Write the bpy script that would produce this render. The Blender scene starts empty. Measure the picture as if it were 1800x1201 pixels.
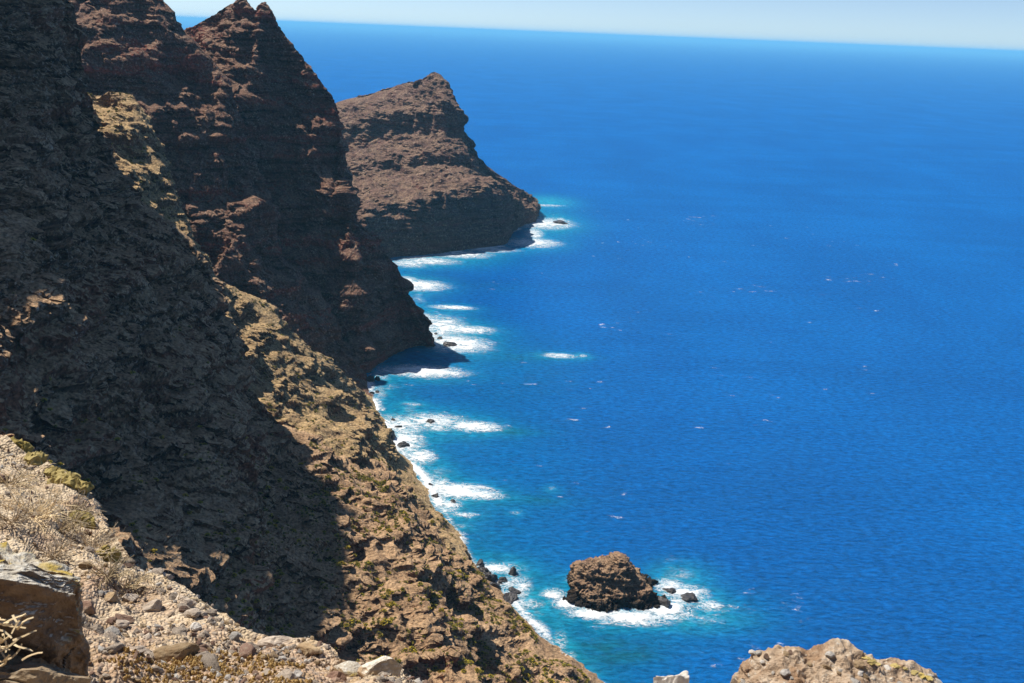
import bpy, math, random
import numpy as np

SC = bpy.context.scene
COL = SC.collection
rad = math.radians

# ------------------------------------------------------------------ camera
FPX, CAM_H = 1750.0, 400.0           # focal length in pixels of a 1800 px wide frame, eye height above the sea
ROLL, PITCH = rad(2.33), rad(17.3)
cr, sr, cp, sp = math.cos(ROLL), math.sin(ROLL), math.cos(PITCH), math.sin(PITCH)
RIGHT = np.array([cr, sr*sp, sr*cp]); UP = np.array([-sr, cr*sp, cr*cp]); FWD = np.array([0, cp, -sp])
EYE = np.array([0, 0, CAM_H])
cam = bpy.data.cameras.new("camera"); cam_o = bpy.data.objects.new("camera", cam); COL.objects.link(cam_o)
from mathutils import Matrix, Vector
cam_o.matrix_world = Matrix([[RIGHT[i], UP[i], -FWD[i], EYE[i]] for i in range(3)] + [[0, 0, 0, 1]])
cam.sensor_width = 36; cam.lens = 36*FPX/1800; cam.clip_start = 0.1; cam.clip_end = 600000
cam.dof.use_dof = True; cam.dof.focus_distance = 400; cam.dof.aperture_fstop = 9
SC.camera = cam_o

# ------------------------------------------------------------------ sky and sun
SUN_AZ, SUN_EL = rad(62), rad(55.5)    # azimuth to the left of the view direction
SUN = np.array([-math.sin(SUN_AZ)*math.cos(SUN_EL), math.cos(SUN_AZ)*math.cos(SUN_EL), math.sin(SUN_EL)])
w = bpy.data.worlds.new("World"); SC.world = w; w.use_nodes = True
nt = w.node_tree; bgn = nt.nodes["Background"]
sky = nt.nodes.new("ShaderNodeTexSky"); sky.sky_type = 'NISHITA'; sky.sun_disc = False
sky.sun_elevation = SUN_EL; sky.sun_rotation = -SUN_AZ; sky.altitude = 400; sky.air_density = 0.5; sky.dust_density = 0.2; sky.ozone_density = 2.5
nt.links.new(sky.outputs[0], bgn.inputs[0]); bgn.inputs[1].default_value = 0.098
sl = bpy.data.lights.new("sun", 'SUN'); sl.energy = 5.0; sl.angle = rad(0.53); sl.color = (1, 0.95, 0.87)
so = bpy.data.objects.new("sun", sl); COL.objects.link(so)
so.rotation_euler = Vector((-SUN).tolist()).to_track_quat('-Z', 'Y').to_euler(); so.location = (0, 0, 2000)
SC.view_settings.view_transform = 'Standard'; SC.view_settings.look = 'None'
SC.view_settings.exposure = 0.4; SC.view_settings.gamma = 1.0
SC.cycles.max_bounces = 6; SC.cycles.diffuse_bounces = 3; SC.cycles.glossy_bounces = 2
SC.cycles.transparent_max_bounces = 8; SC.cycles.volume_bounces = 1
SC.cycles.sample_clamp_indirect = 4

# ------------------------------------------------------------------ sight lines: where a point seen in the photograph stands in the place
def ray(px, py):
    return FWD + RIGHT*((px-900)/FPX) - UP*((py-600.5)/FPX)
def at_z(px, py, z=0.0):
    r = ray(px, py); return EYE + r*((z-CAM_H)/r[2])
def at(px, py, y):
    r = ray(px, py); return EYE + r*(y/r[1])
def project(P):
    d = P-EYE; f = d@FWD
    return 900+FPX*(d@RIGHT)/f, 600.5-FPX*(d@UP)/f, f

# ------------------------------------------------------------------ noise
_rs = np.random.RandomState(7)
PERM = _rs.permutation(1024).astype(np.int32); PERM = np.concatenate([PERM, PERM])
G = _rs.normal(size=(1024, 3)).astype(np.float32); G /= np.linalg.norm(G, axis=1)[:, None]
def perlin(P, seed=0):
    P = np.asarray(P, np.float32); out = np.empty(len(P), np.float32)
    for a in range(0, len(P), 200000):
        p = P[a:a+200000] + np.float32(seed*17.37)
        i = np.floor(p); f = p-i; i = i.astype(np.int32) & 1023
        u = f*f*f*(f*(f*6-15)+10)
        def c(dx, dy, dz):
            h = PERM[PERM[PERM[(i[:, 0]+dx) & 1023]+((i[:, 1]+dy) & 1023)]+((i[:, 2]+dz) & 1023)]
            g = G[h]
            return g[:, 0]*(f[:, 0]-dx)+g[:, 1]*(f[:, 1]-dy)+g[:, 2]*(f[:, 2]-dz)
        ux, uy, uz = u[:, 0], u[:, 1], u[:, 2]
        x00 = c(0,0,0); x00 += ux*(c(1,0,0)-x00); x10 = c(0,1,0); x10 += ux*(c(1,1,0)-x10)
        x01 = c(0,0,1); x01 += ux*(c(1,0,1)-x01); x11 = c(0,1,1); x11 += ux*(c(1,1,1)-x11)
        y0 = x00+uy*(x10-x00); y1 = x01+uy*(x11-x01)
        out[a:a+200000] = (y0+uz*(y1-y0))*1.6
    return out
def fbm(P, octs, seed=0, gain=0.5, lac=2.03):
    s = 0; a = 1.0; P = np.asarray(P, np.float32)
    for k in range(octs):
        s = s + a*perlin(P, seed+k); a *= gain; P = P*lac
    return s
def ridged(P, octs, seed=0, gain=0.5, lac=2.03):
    s = 0; a = 1.0; P = np.asarray(P, np.float32)
    for k in range(octs):
        s = s + a*(0.5-np.abs(perlin(P, seed+k))*1.6); a *= gain; P = P*lac
    return s
def smooth(a, b, x):
    t = np.clip((x-a)/(b-a), 0, 1); return t*t*(3-2*t)

# ------------------------------------------------------------------ mesh helpers
def obj(name, verts, faces, mats, parent=None, smooth_shade=False, midx=None, **props):
    me = bpy.data.meshes.new(name)
    verts = np.asarray(verts, np.float32); faces = np.asarray(faces, np.int32)
    n, k = faces.shape
    me.vertices.add(len(verts)); me.vertices.foreach_set("co", verts.ravel())
    me.loops.add(n*k); me.loops.foreach_set("vertex_index", faces.ravel())
    me.polygons.add(n); me.polygons.foreach_set("loop_start", np.arange(n, dtype=np.int32)*k)
    me.polygons.foreach_set("use_smooth", np.full(n, smooth_shade))
    for m in (mats if isinstance(mats, (list, tuple)) else [mats]): me.materials.append(m)
    if midx is not None: me.polygons.foreach_set("material_index", np.asarray(midx, np.int32))
    me.update(calc_edges=True)
    o = bpy.data.objects.new(name, me); COL.objects.link(o); o.parent = parent
    for a, b in props.items(): o[a] = b
    return o
def attr(o, name, vals):
    a = o.data.attributes.new(name, 'FLOAT', 'POINT'); a.data.foreach_set("value", np.asarray(vals, np.float32))
def grid_faces(nr, nc):
    r, c = np.meshgrid(np.arange(nr-1), np.arange(nc-1), indexing='ij'); a = (r*nc+c).ravel()
    return np.stack([a, a+nc, a+nc+1, a+1], 1)
def grid_normals(P):
    du = np.gradient(P, axis=1); dv = np.gradient(P, axis=0)
    n = np.cross(du, dv); l = np.linalg.norm(n, axis=2, keepdims=True); n /= np.maximum(l, 1e-6)
    return n
def cr_matrix(n, ts, tension=0.4):
    """Catmull-Rom weights of n controls at parameters ts (0..n-1)"""
    M = np.zeros((len(ts), n)); i = np.clip(np.floor(ts).astype(int), 0, n-2); t = ts-i
    s = tension
    w = np.stack([-s*t+2*s*t**2-s*t**3, 1+(s-3)*t**2+(2-s)*t**3, s*t+(3-2*s)*t**2+(s-2)*t**3, -s*t**2+s*t**3], 1)
    r = np.arange(len(ts))
    for k in range(4): np.add.at(M, (r, np.clip(i-1+k, 0, n-1)), w[:, k])
    return M
def even(ctrl_len, n, floor=0.02):
    """n parameters over the control spans, in proportion to the spans' weights"""
    L = np.maximum(ctrl_len, floor*ctrl_len.sum()); c = np.concatenate([[0], np.cumsum(L)]); c /= c[-1]
    return np.interp(np.linspace(0, 1, n), c, np.arange(len(c)))
def net(ctrl, nr, nc, rw=None):
    """dense grid from control rows (R,C,3); rw = extra weight per row span"""
    ctrl = np.asarray(ctrl, float)
    d = np.linalg.norm(ctrl-EYE, axis=2)
    lr = (np.linalg.norm(np.diff(ctrl, axis=0), axis=2)/(0.5*(d[1:]+d[:-1]))).mean(1)
    lc = (np.linalg.norm(np.diff(ctrl, axis=1), axis=2)/(0.5*(d[:, 1:]+d[:, :-1]))).mean(0)
    if rw is not None: lr = lr*np.asarray(rw)
    A = cr_matrix(ctrl.shape[0], even(lr, nr)); B = cr_matrix(ctrl.shape[1], even(lc, nc))
    return np.einsum('ar,rcd,bc->abd', A, ctrl, B), even(lr, nr)

# ------------------------------------------------------------------ material helper
class NT:
    def __init__(s, name):
        s.m = bpy.data.materials.new(name); s.m.use_nodes = True; s.t = s.m.node_tree; s.t.nodes.clear()
        s.out = s.n("ShaderNodeOutputMaterial")
    def n(s, typ, **kw):
        x = s.t.nodes.new(typ)
        for k, v in kw.items(): setattr(x, k, v)
        return x
    def l(s, a, b): s.t.links.new(a, b)
    def set(s, sock, v):
        if hasattr(v, 'default_value') or hasattr(v, 'is_linked'): s.l(v, sock)
        else: sock.default_value = v
    def math(s, op, a, b=None, c=None, clamp=False):
        x = s.n("ShaderNodeMath", operation=op, use_clamp=clamp)
        s.set(x.inputs[0], a)
        if b is not None: s.set(x.inputs[1], b)
        if c is not None: s.set(x.inputs[2], c)
        return x.outputs[0]
    def noise(s, vec, scale, detail=4, rough=0.55, dist=0.0):
        x = s.n("ShaderNodeTexNoise"); s.l(vec, x.inputs['Vector']); x.inputs['Scale'].default_value = scale
        x.inputs['Detail'].default_value = detail; x.inputs['Roughness'].default_value = rough; x.inputs['Distortion'].default_value = dist
        return x.outputs[0]
    def voronoi(s, vec, scale, feature='F1', out=0):
        x = s.n("ShaderNodeTexVoronoi", feature=feature); s.l(vec, x.inputs['Vector']); x.inputs['Scale'].default_value = scale
        return x.outputs[out]
    def map(s, vec, scale=(1, 1, 1), loc=(0, 0, 0)):
        x = s.n("ShaderNodeMapping"); s.l(vec, x.inputs[0]); x.inputs['Scale'].default_value = scale; x.inputs['Location'].default_value = loc
        return x.outputs[0]
    def mix(s, f, a, b):
        x = s.n("ShaderNodeMix", data_type='RGBA'); s.set(x.inputs[0], f)
        for sock, v in ((x.inputs[6], a), (x.inputs[7], b)):
            s.set(sock, (*v, 1) if isinstance(v, tuple) and len(v) == 3 else v)
        return x.outputs[2]
    def step(s, v, a, b):
        x = s.n("ShaderNodeMapRange", interpolation_type='SMOOTHSTEP'); s.set(x.inputs[0], v)
        x.inputs[1].default_value = a; x.inputs[2].default_value = b
        return x.outputs[0]
    def bump(s, h, dist, strength=1.0, normal=None):
        x = s.n("ShaderNodeBump"); s.l(h, x.inputs['Height']); x.inputs['Distance'].default_value = dist; x.inputs['Strength'].default_value = strength
        if normal is not None: s.l(normal, x.inputs['Normal'])
        return x.outputs[0]
    def principled(s, col, rough=0.9, normal=None, spec=0.2):
        x = s.n("ShaderNodeBsdfPrincipled"); s.set(x.inputs['Base Color'], (*col, 1) if isinstance(col, tuple) and len(col) == 3 else col)
        s.set(x.inputs['Roughness'], rough); x.inputs['Specular IOR Level'].default_value = spec
        if normal is not None: s.l(normal, x.inputs['Normal'])
        s.l(x.outputs[0], s.out.inputs[0]); return x

def cliff_material(name, rock, rock2, red, scree, scree2, veg=0.0, k=1.0, wet=None):
    """layered basalt: dark ledges, reddened ash bands, tan scree where the ground lies back; k scales the grain with distance"""
    s = NT(name); co = s.n("ShaderNodeTexCoord").outputs['Object']; geo = s.n("ShaderNodeNewGeometry")
    nz = s.n("ShaderNodeSeparateXYZ"); s.l(geo.outputs['Normal'], nz.inputs[0]); nz = nz.outputs[2]
    big = s.noise(co, 0.012*k, 4); med = s.noise(co, 0.06*k, 5, 0.6); fine = s.noise(co, 0.55*k, 5, 0.65)
    strata = s.noise(s.map(co, (0.012, 0.012, 0.16)), 1.0, 4, 0.6, 0.4)
    bands = s.noise(s.map(co, (0.006, 0.006, 0.055), (31, 7, 2)), 1.0, 3, 0.5, 0.3)
    thin = s.noise(s.map(co, (0.018, 0.018, 0.55), (5, 1, 8)), 1.0, 4, 0.6, 0.5)
    lay = s.math('ADD', s.math('MULTIPLY', strata, 0.55), s.math('MULTIPLY', thin, 0.45))
    c = s.mix(s.step(lay, 0.40, 0.58), rock, rock2)
    c = s.mix(s.math('MULTIPLY', s.step(bands, 0.5, 0.66), 0.75), c, red)
    sc = s.mix(s.step(med, 0.35, 0.65), scree, scree2)
    slope = s.math('ADD', nz, s.math('MULTIPLY', s.math('SUBTRACT', fine, 0.5), 0.45))
    tong = s.noise(s.map(co, (0.05, 0.05, 0.02)), 1.0*k, 5, 0.6, 0.6)
    slope = s.math('ADD', slope, s.math('MULTIPLY', s.math('SUBTRACT', s.math('ADD', big, tong), 1.0), 0.75))
    c = s.mix(s.step(slope, 0.42, 0.66), c, sc)
    # pale lichen-covered blocks and dark cracks
    pal = s.noise(co, 0.5*k, 4, 0.75); pm = s.noise(co, 0.035*k, 3)
    c = s.mix(s.math('MULTIPLY', s.math('MULTIPLY', s.step(pal, 0.54, 0.66), s.step(pm, 0.40, 0.56)), 0.75), c, (0.48, 0.37, 0.27))
    if veg:
        vn = s.noise(co, 0.5*k, 3, 0.7); vm = s.noise(co, 0.02*k, 3)
        f = s.math('MULTIPLY', s.math('MULTIPLY', s.step(vn, 0.54, 0.66), s.step(vm, 0.42, 0.58)), s.step(nz, 0.4, 0.6))
        c = s.mix(s.math('MULTIPLY', f, veg), c, (0.19, 0.15, 0.035))
    if wet:      # blackened by the swell up to this height
        zz = s.n('ShaderNodeSeparateXYZ'); s.l(co, zz.inputs[0])
        zw = s.math('ADD', zz.outputs[2], s.math('MULTIPLY', s.math('SUBTRACT', med, 0.5), 10.0))
        c = s.mix(s.step(zw, wet+3, wet-3), c, (0.030, 0.024, 0.019))
    v = s.math('MULTIPLY_ADD', s.step(fine, 0.3, 0.7), 1.15, 0.45)
    hs = s.n("ShaderNodeMix", data_type='RGBA', blend_type='MULTIPLY'); hs.inputs[0].default_value = 1
    s.l(c, hs.inputs[6]); cb = s.n("ShaderNodeCombineColor"); [s.l(v, cb.inputs[i]) for i in range(3)]; s.l(cb.outputs[0], hs.inputs[7])
    h = s.math('ADD', s.math('MULTIPLY', s.noise(co, 0.35*k, 6, 0.7), 1.0), s.math('MULTIPLY', lay, 1.6))
    nrm = s.bump(h, 2.0/k, 1.0)
    s.principled(hs.outputs[2], 0.95, nrm, 0.1)
    return s.m

# ------------------------------------------------------------------ cliffs
COVER = []      # (verts, normals) of the terrain, to set plants on and to know what hides what
def spur(name, cols, nr, nc, prof, mat, label, amp=1.0, back=(-40, 170), backz=-15, detail=1.0, seed=0, rw=None, strata=1.0, screeK=1.0):
    """cols: list of (ridge point, front foot point[, profile override]); rows run from the back foot over the crest to the front foot and on below it"""
    C = []
    for c in cols:
        R, B = np.array(c[0], float), np.array(c[1], float)
        pr = c[2] if len(c) > 2 and c[2] is not None else prof
        bk = R + np.array([back[0], back[1], 0]); bk[2] = min(backz, R[2]-10)
        col = [bk, R*0.45+bk*0.55, R*0.93+bk*0.07]; col[1][2] = R[2]*0.52+bk[2]*0.48; col[2][2] = R[2]-abs(R[2]-bk[2])*0.05
        col.append(R)
        for t, f in pr:
            p = R*(1-t)+B*t; p[2] = B[2]+(R[2]-B[2])*f; col.append(p)
        col.append(B)
        d = B-R; d[2] = 0; d /= max(np.linalg.norm(d), 1e-3)
        col.append(B+d*70+np.array([0, 0, -max(40, 0.12*R[2])]))
        C.append(col)
    C = np.array(C).transpose(1, 0, 2)
    nspan = C.shape[0]-1
    w = np.ones(nspan); w[:2] = 0.12; w[2] = 0.6; w[-1] = 0.25
    P, ts = net(C, nr, nc, w)
    crest = np.repeat(0.3+0.7*smooth(0.1, 1.1, np.abs(ts-3)), nc)          # the skyline stays on its course
    # stage 1: buttresses, gullies and the big benches
    N = grid_normals(P)
    if N[..., 2].mean() < 0: N = -N
    Q = P.reshape(-1, 3); n = N.reshape(-1, 3)
    steep = smooth(0.86, 0.5, n[:, 2])
    sea = smooth(-6, 25, Q[:, 2])
    h = Q[:, 2] + 10*perlin(Q/140, seed+3)
    hor = n.copy(); hor[:, 2] *= 0.25; hor /= np.maximum(np.linalg.norm(hor, axis=1), 1e-3)[:, None]
    V = Q*np.array([1/75, 1/75, 1/260])
    d1 = ridged(V, 3, seed+11, 0.5)*13*amp - 4 + (ridged(Q*np.array([1/34, 1/34, 1/90]), 3, seed+13, 0.5)-0.2)*8*amp*np.where(Q[:, 1] < 800, 1.0, 0.75)
    bench = perlin(np.stack([Q[:, 0]/240, Q[:, 1]/240, h/42], 1), seed+21)
    bench2 = perlin(np.stack([Q[:, 0]/150, Q[:, 1]/150, h/19], 1), seed+22)
    d2 = (np.tanh(bench*5)*5.5 + np.tanh(bench2*5)*2.6)*amp*strata
    k = np.clip(sea, 0.25, 1)*crest
    Q = Q + n*(d1*k)[:, None] + hor*(d2*k)[:, None]
    P = Q.reshape(P.shape)
    # stage 2: ledges, ribs, blocks
    N = grid_normals(P)
    if N[..., 2].mean() < 0: N = -N
    n = N.reshape(-1, 3); steep = smooth(0.84, 0.45, n[:, 2])
    out = smooth(0.0, 0.3, fbm(Q/55, 3, seed+31))          # where bedrock breaks through the scree
    rock = np.clip(steep+0.65*out*screeK, 0.10, 1)
    hor = n.copy(); hor[:, 2] *= 0.35; hor /= np.maximum(np.linalg.norm(hor, axis=1), 1e-3)[:, None]
    h = Q[:, 2] + 5*perlin(Q/60, seed+4)+0.06*Q[:, 0]
    l1 = perlin(np.stack([Q[:, 0]/70, Q[:, 1]/70, h/12.0], 1), seed+41)
    l2 = perlin(np.stack([Q[:, 0]/34, Q[:, 1]/34, h/5.0], 1), seed+42)
    ledge = np.tanh(l1*7)*2.3+np.tanh(l2*6)*1.1
    rib = ridged(Q*np.array([1/30, 1/30, 1/120]), 2, seed+51)*3.4+ridged(Q*np.array([1/11, 1/11, 1/55]), 2, seed+53)*1.6
    bn = perlin(Q/21, seed+61); blk = ridged(Q/np.array([17, 17, 12]), 5, seed+62, 0.56)*3.6+np.tanh(bn*8)*1.3
    grain = fbm(Q/3.2, 3, seed+71, 0.6)*0.55 if detail > 0 else 0
    d = (ledge*strata+rib*steep+blk)*rock*amp*(0.5+0.5*crest) + grain*(0.45+0.75*rock)*detail
    Q = Q + (hor*0.6+n*0.4)*(d*np.clip(sea, 0.35, 1))[:, None]
    P = Q.reshape(P.shape)
    N = grid_normals(P)
    if N[..., 2].mean() < 0: N = -N
    F = grid_faces(nr, nc)
    if np.cross(P[1, 0]-P[0, 0], P[0, 1]-P[0, 0])[2] < 0: F = F[:, ::-1]
    o = obj(name, Q, F, mat, smooth_shade=False, kind='structure', label=label)
    COVER.append((name, Q.astype(np.float32), N.reshape(-1, 3).astype(np.float32), rock))
    return o

M_near = cliff_material("basalt_near", (0.050, 0.026, 0.014), (0.205, 0.110, 0.058), (0.215, 0.085, 0.045), (0.310, 0.192, 0.108), (0.425, 0.275, 0.156), 0.3)
M_mid = cliff_material("basalt_ochre", (0.050, 0.030, 0.018), (0.18, 0.114, 0.064), (0.19, 0.095, 0.050), (0.33, 0.216, 0.110), (0.45, 0.31, 0.155), 0.45)
M_red = cliff_material("basalt_red", (0.060, 0.028, 0.019), (0.180, 0.084, 0.056), (0.28, 0.070, 0.045), (0.165, 0.090, 0.064), (0.230, 0.138, 0.090), 0.15, 0.8)
M_far = cliff_material("basalt_far", (0.050, 0.029, 0.024), (0.125, 0.074, 0.058), (0.17, 0.072, 0.054), (0.150, 0.088, 0.068), (0.215, 0.138, 0.092), 0.25, 0.6)

PBL = [(0.03, 0.80), (0.18, 0.66), (0.22, 0.48), (0.5, 0.30), (0.75, 0.14)]
PB = [(0.02, 0.98), (0.05, 0.955), (0.2, 0.74), (0.42, 0.48), (0.7, 0.22)]
B = [((-370, 380, 462), (-325, 130, 325), PBL), ((-325, 540, 466), (-290, 190, 312), PBL), ((-328, 650, 468), (-268, 260, 290), PBL), (at(60, -140, 725), at(-120, 785, 316), PBL), (at(98, -75, 742), at(-55, 815, 323), PBL),  # first columns: unseen crest beyond the left, shaped to shade the slope below
     (at(118, 0, 738), at(0, 850, 328), PBL), (at(150, 120, 733), at(30, 880, 332), PBL), (at(172, 215, 730), at(60, 920, 335), PBL),
     (at(220, 330, 725), at(130, 990, 340)), (at(335, 425, 720), at(240, 1090, 350)), (at(385, 500, 715), at(330, 1150, 360)),
     (at(445, 690, 710), at(480, 1220, 380)), (at(555, 785, 702), at(640, 1270, 400)), (at(683, 867, 694), at(820, 1280, 420)),
     (at(755, 930, 689), at(960, 1290, 450)), (at_z(828, 988, 2), at_z(1075, 1225, -1)), (at_z(880, 975, -22), at_z(1180, 1225, -25))]
spur("cliff", B, 640, 760, PB, M_near, "nearest dark shaded cliff slope with sunlit shrubby lower edge", 1.0, (-60, 120), 40, 1.0, 0)

PC = [(0.12, 0.86), (0.4, 0.55), (0.7, 0.24)]
C = [((-560, 1040, 400), (-520, 780, 340)), (at(60, 110, 1010), (-420, 790, 320)), (at(165, 163, 1010), (-330, 760, 250)), (at(195, 157, 1005), (-305, 740, 225)),
     (at(237, 176, 1000), (-270, 715, 195)), (at(302, 290, 960), (-225, 700, 140)), (at(318, 365, 940), (-205, 695, 115)), (at(352, 435, 925), (-185, 692, 100)),
     (at(387, 492, 915), (-155, 690, 82)), (at(480, 552, 918), (-100, 688, 45)), (at(580, 640, 948), at_z(770, 975, 18)),
     (at(632, 685, 1000), at_z(812, 978, 8)), (at_z(652, 700, 2), at_z(832, 995, -1)), (at_z(700, 690, -22), at_z(905, 1000, -25))]
spur("cliff", C, 420, 420, PC, M_mid, "sunlit ochre spur with ledges just behind the nearest cliff", 0.8, (-80, 130), 20, 0.9, 5)

PD = [(0.15, 0.86), (0.4, 0.6), (0.75, 0.22)]
D = [((-640, 1290, 445), (-600, 1060, 300)), (at(190, -40, 1250), (-510, 1060, 260)), (at(288, 0, 1240), (-440, 1060, 205)), (at(310, 42, 1232), (-412, 1060, 185)),
     (at(345, 85, 1222), (-388, 1060, 168)), (at(398, 138, 1210), (-360, 1055, 150)), (at(436, 260, 1185), (-332, 1045, 135)),
     (at(472, 335, 1165), (-315, 1015, 150)), (at(492, 430, 1150), (-290, 1015, 120)), (at(532, 500, 1140), (-260, 1015, 80)),
     (at(577, 547, 1128), (-230, 1015, 45)), (at(603, 600, 1115), (-200, 1040, 15)), (at_z(640, 655, 2), at_z(665, 700, -2)), (at_z(690, 650, -22), at_z(715, 700, -25))]
spur("cliff", D, 380, 400, PD, M_red, "dark reddish cliff in shade left of the jagged peak", 0.95, (-60, 140), 20, 0.8, 9)

PE = [(0.10, 0.90), (0.32, 0.68), (0.6, 0.50), (0.84, 0.30)]
PV = [(0.06, 0.86), (0.2, 0.70), (0.5, 0.42), (0.8, 0.16)]
PS = [(0.06, 0.78), (0.2, 0.60), (0.5, 0.42), (0.82, 0.2)]
PW = [(0.10, 0.97), (0.25, 0.90), (0.5, 0.66), (0.75, 0.36)]
E_ = [((-760, 1560, 440), (-650, 1200, 360)), (at(230, 92, 1480), (-520, 1190, 280)), (at(325, 50, 1440), (-450, 1180, 240)), (at(398, 13, 1375), (-400, 1170, 210)), (at(431, -1, 1345), (-370, 1165, 180)),
      (at(450, 15, 1338), (-355, 1160, 165)), (at(466, 4, 1332), (-340, 1155, 150)), (at(500, 60, 1318), (-310, 1145, 110), PV), (at(545, 120, 1302), (-275, 1130, 60), PV),
      (at(588, 180, 1290), (-235, 1115, 20), PV), (at(600, 230, 1280), (-200, 1108, 5), PV), (at(597, 300, 1268), at_z(650, 656, -1), PW), (at(607, 357, 1252), at_z(665, 645, -1), PW),
      (at(642, 400, 1245), at_z(690, 628, -1), PW), (at(690, 465, 1241), at_z(715, 617, -1), PW), (at(722, 540, 1236), at_z(740, 611, -1), PW), (at_z(760, 606, 2), at_z(765, 612, -3), PW), (at_z(800, 600, -22), at_z(800, 612, -25), PW)]
spur("cliff", E_, 400, 420, PE, M_red, "tall jagged peak with dark sheer wall dropping into the surf", 1.0, (-20, 200), -15, 0.8, 14)

PF = [(0.10, 0.88), (0.20, 0.82), (0.25, 0.60), (0.45, 0.53), (0.50, 0.42), (0.72, 0.40), (0.92, 0.34)]
F_ = [((-900, 2650, 200), (-700, 1800, 80)), (at(480, 225, 2500), (-420, 1750, 40)), (at(595, 181, 2450), (-330, 1735, -1)), (at(650, 165, 2430), (-270, 1728, -1)), (at(700, 151, 2400), at_z(700, 453, -1)),
      (at(740, 140, 2350), at_z(760, 448, -1)), (at(765, 128, 2300), at_z(820, 440, -1)), (at(786, 146, 2282), at_z(885, 432, -1)), (at(800, 182, 2270), at_z(895, 420, -1)),
      (at(810, 222, 2262), at_z(905, 407, -1)), (at(836, 270, 2255), at_z(920, 398, -1)), (at(880, 311, 2265), at_z(945, 390, -1)), (at(920, 340, 2295), at_z(947, 372, -1)),
      (at_z(942, 352, 2), at_z(950, 362, -3)), (at_z(985, 350, -22), at_z(1000, 362, -25))]
spur("headland", F_, 400, 400, PF, M_far, "farthest pointed headland with tan crest above white surf", 0.85, (10, 220), -15, 0.6, 19, None, 0.8)

# ------------------------------------------------------------------ loose rocks: angular lumps
import bmesh
def ico(sub):
    bm = bmesh.new(); bmesh.ops.create_icosphere(bm, subdivisions=sub, radius=1)
    v = np.array([x.co[:] for x in bm.verts]); f = np.array([[y.index for y in x.verts] for x in bm.faces]); bm.free()
    return v, f
ICO = {k: ico(k) for k in (1, 2, 3, 4, 5)}
def rock_shape(seed, sub=3, cuts=9, rough=0.12, flat=0.25):
    rs = np.random.RandomState(seed); v, f = ICO[sub]; v = v.copy()
    for _ in range(cuts):
        n = rs.normal(size=3); n /= np.linalg.norm(n); c = rs.uniform(0.45, 0.85)
        d = v@n; v -= n*np.maximum(d-c, 0)[:, None]
    n = v/np.linalg.norm(v, axis=1)[:, None]
    v = v+n*((fbm(v*1.7+seed, 4, seed % 50, 0.55)*rough))[:, None]
    v[:, 2] = np.maximum(v[:, 2], -1+flat)
    v -= (v.max(0)+v.min(0))/2; v /= np.abs(v).max(0)
    return v, f
def stone_material(name, c1, c2, c3=None, scale=6.0, bumpd=0.03, lich=0.0, wet=False, crust=0.0):
    s = NT(name); co = s.n("ShaderNodeTexCoord").outputs['Object']; info = s.n("ShaderNodeObjectInfo")
    a = s.noise(co, scale, 5, 0.65); b = s.noise(co, scale*0.3, 4, 0.6); d = s.noise(co, scale*5, 4, 0.7)
    c = s.mix(s.step(a, 0.32, 0.68), c1, c2)
    if c3: c = s.mix(s.step(b, 0.5, 0.66), c, c3)
    if lich: c = s.mix(s.math('MULTIPLY', s.math('MULTIPLY', s.step(d, 0.52, 0.62), s.step(a, 0.5, 0.6)), lich), c, (0.55, 0.52, 0.44))
    if crust:    # lichen settles on the faces turned to the sky
        nz = s.n('ShaderNodeSeparateXYZ'); s.l(s.n('ShaderNodeNewGeometry').outputs['Normal'], nz.inputs[0])
        q = s.math('ADD', nz.outputs[2], s.math('MULTIPLY', s.math('SUBTRACT', a, 0.5), 1.1))
        c = s.mix(s.math('MULTIPLY', s.step(q, 0.5, 0.8), crust), c, s.mix(s.step(d, 0.45, 0.6), (0.50, 0.45, 0.36), (0.66, 0.63, 0.55)))
        c = s.mix(s.math('MULTIPLY', s.step(q, 0.6, 0.9), s.step(b, 0.52, 0.62)), c, (0.42, 0.30, 0.07))
    br = s.n("ShaderNodeHueSaturation"); s.l(c, br.inputs['Color']); s.l(s.math('MULTIPLY_ADD', info.outputs['Random'], 0.7, 0.62), br.inputs['Value'])
    h = s.math('ADD', a, s.math('MULTIPLY', d, 0.4))
    s.principled(br.outputs[0], 0.45 if wet else 0.92, s.bump(h, bumpd, 0.9), 0.5 if wet else 0.15)
    return s.m

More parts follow.
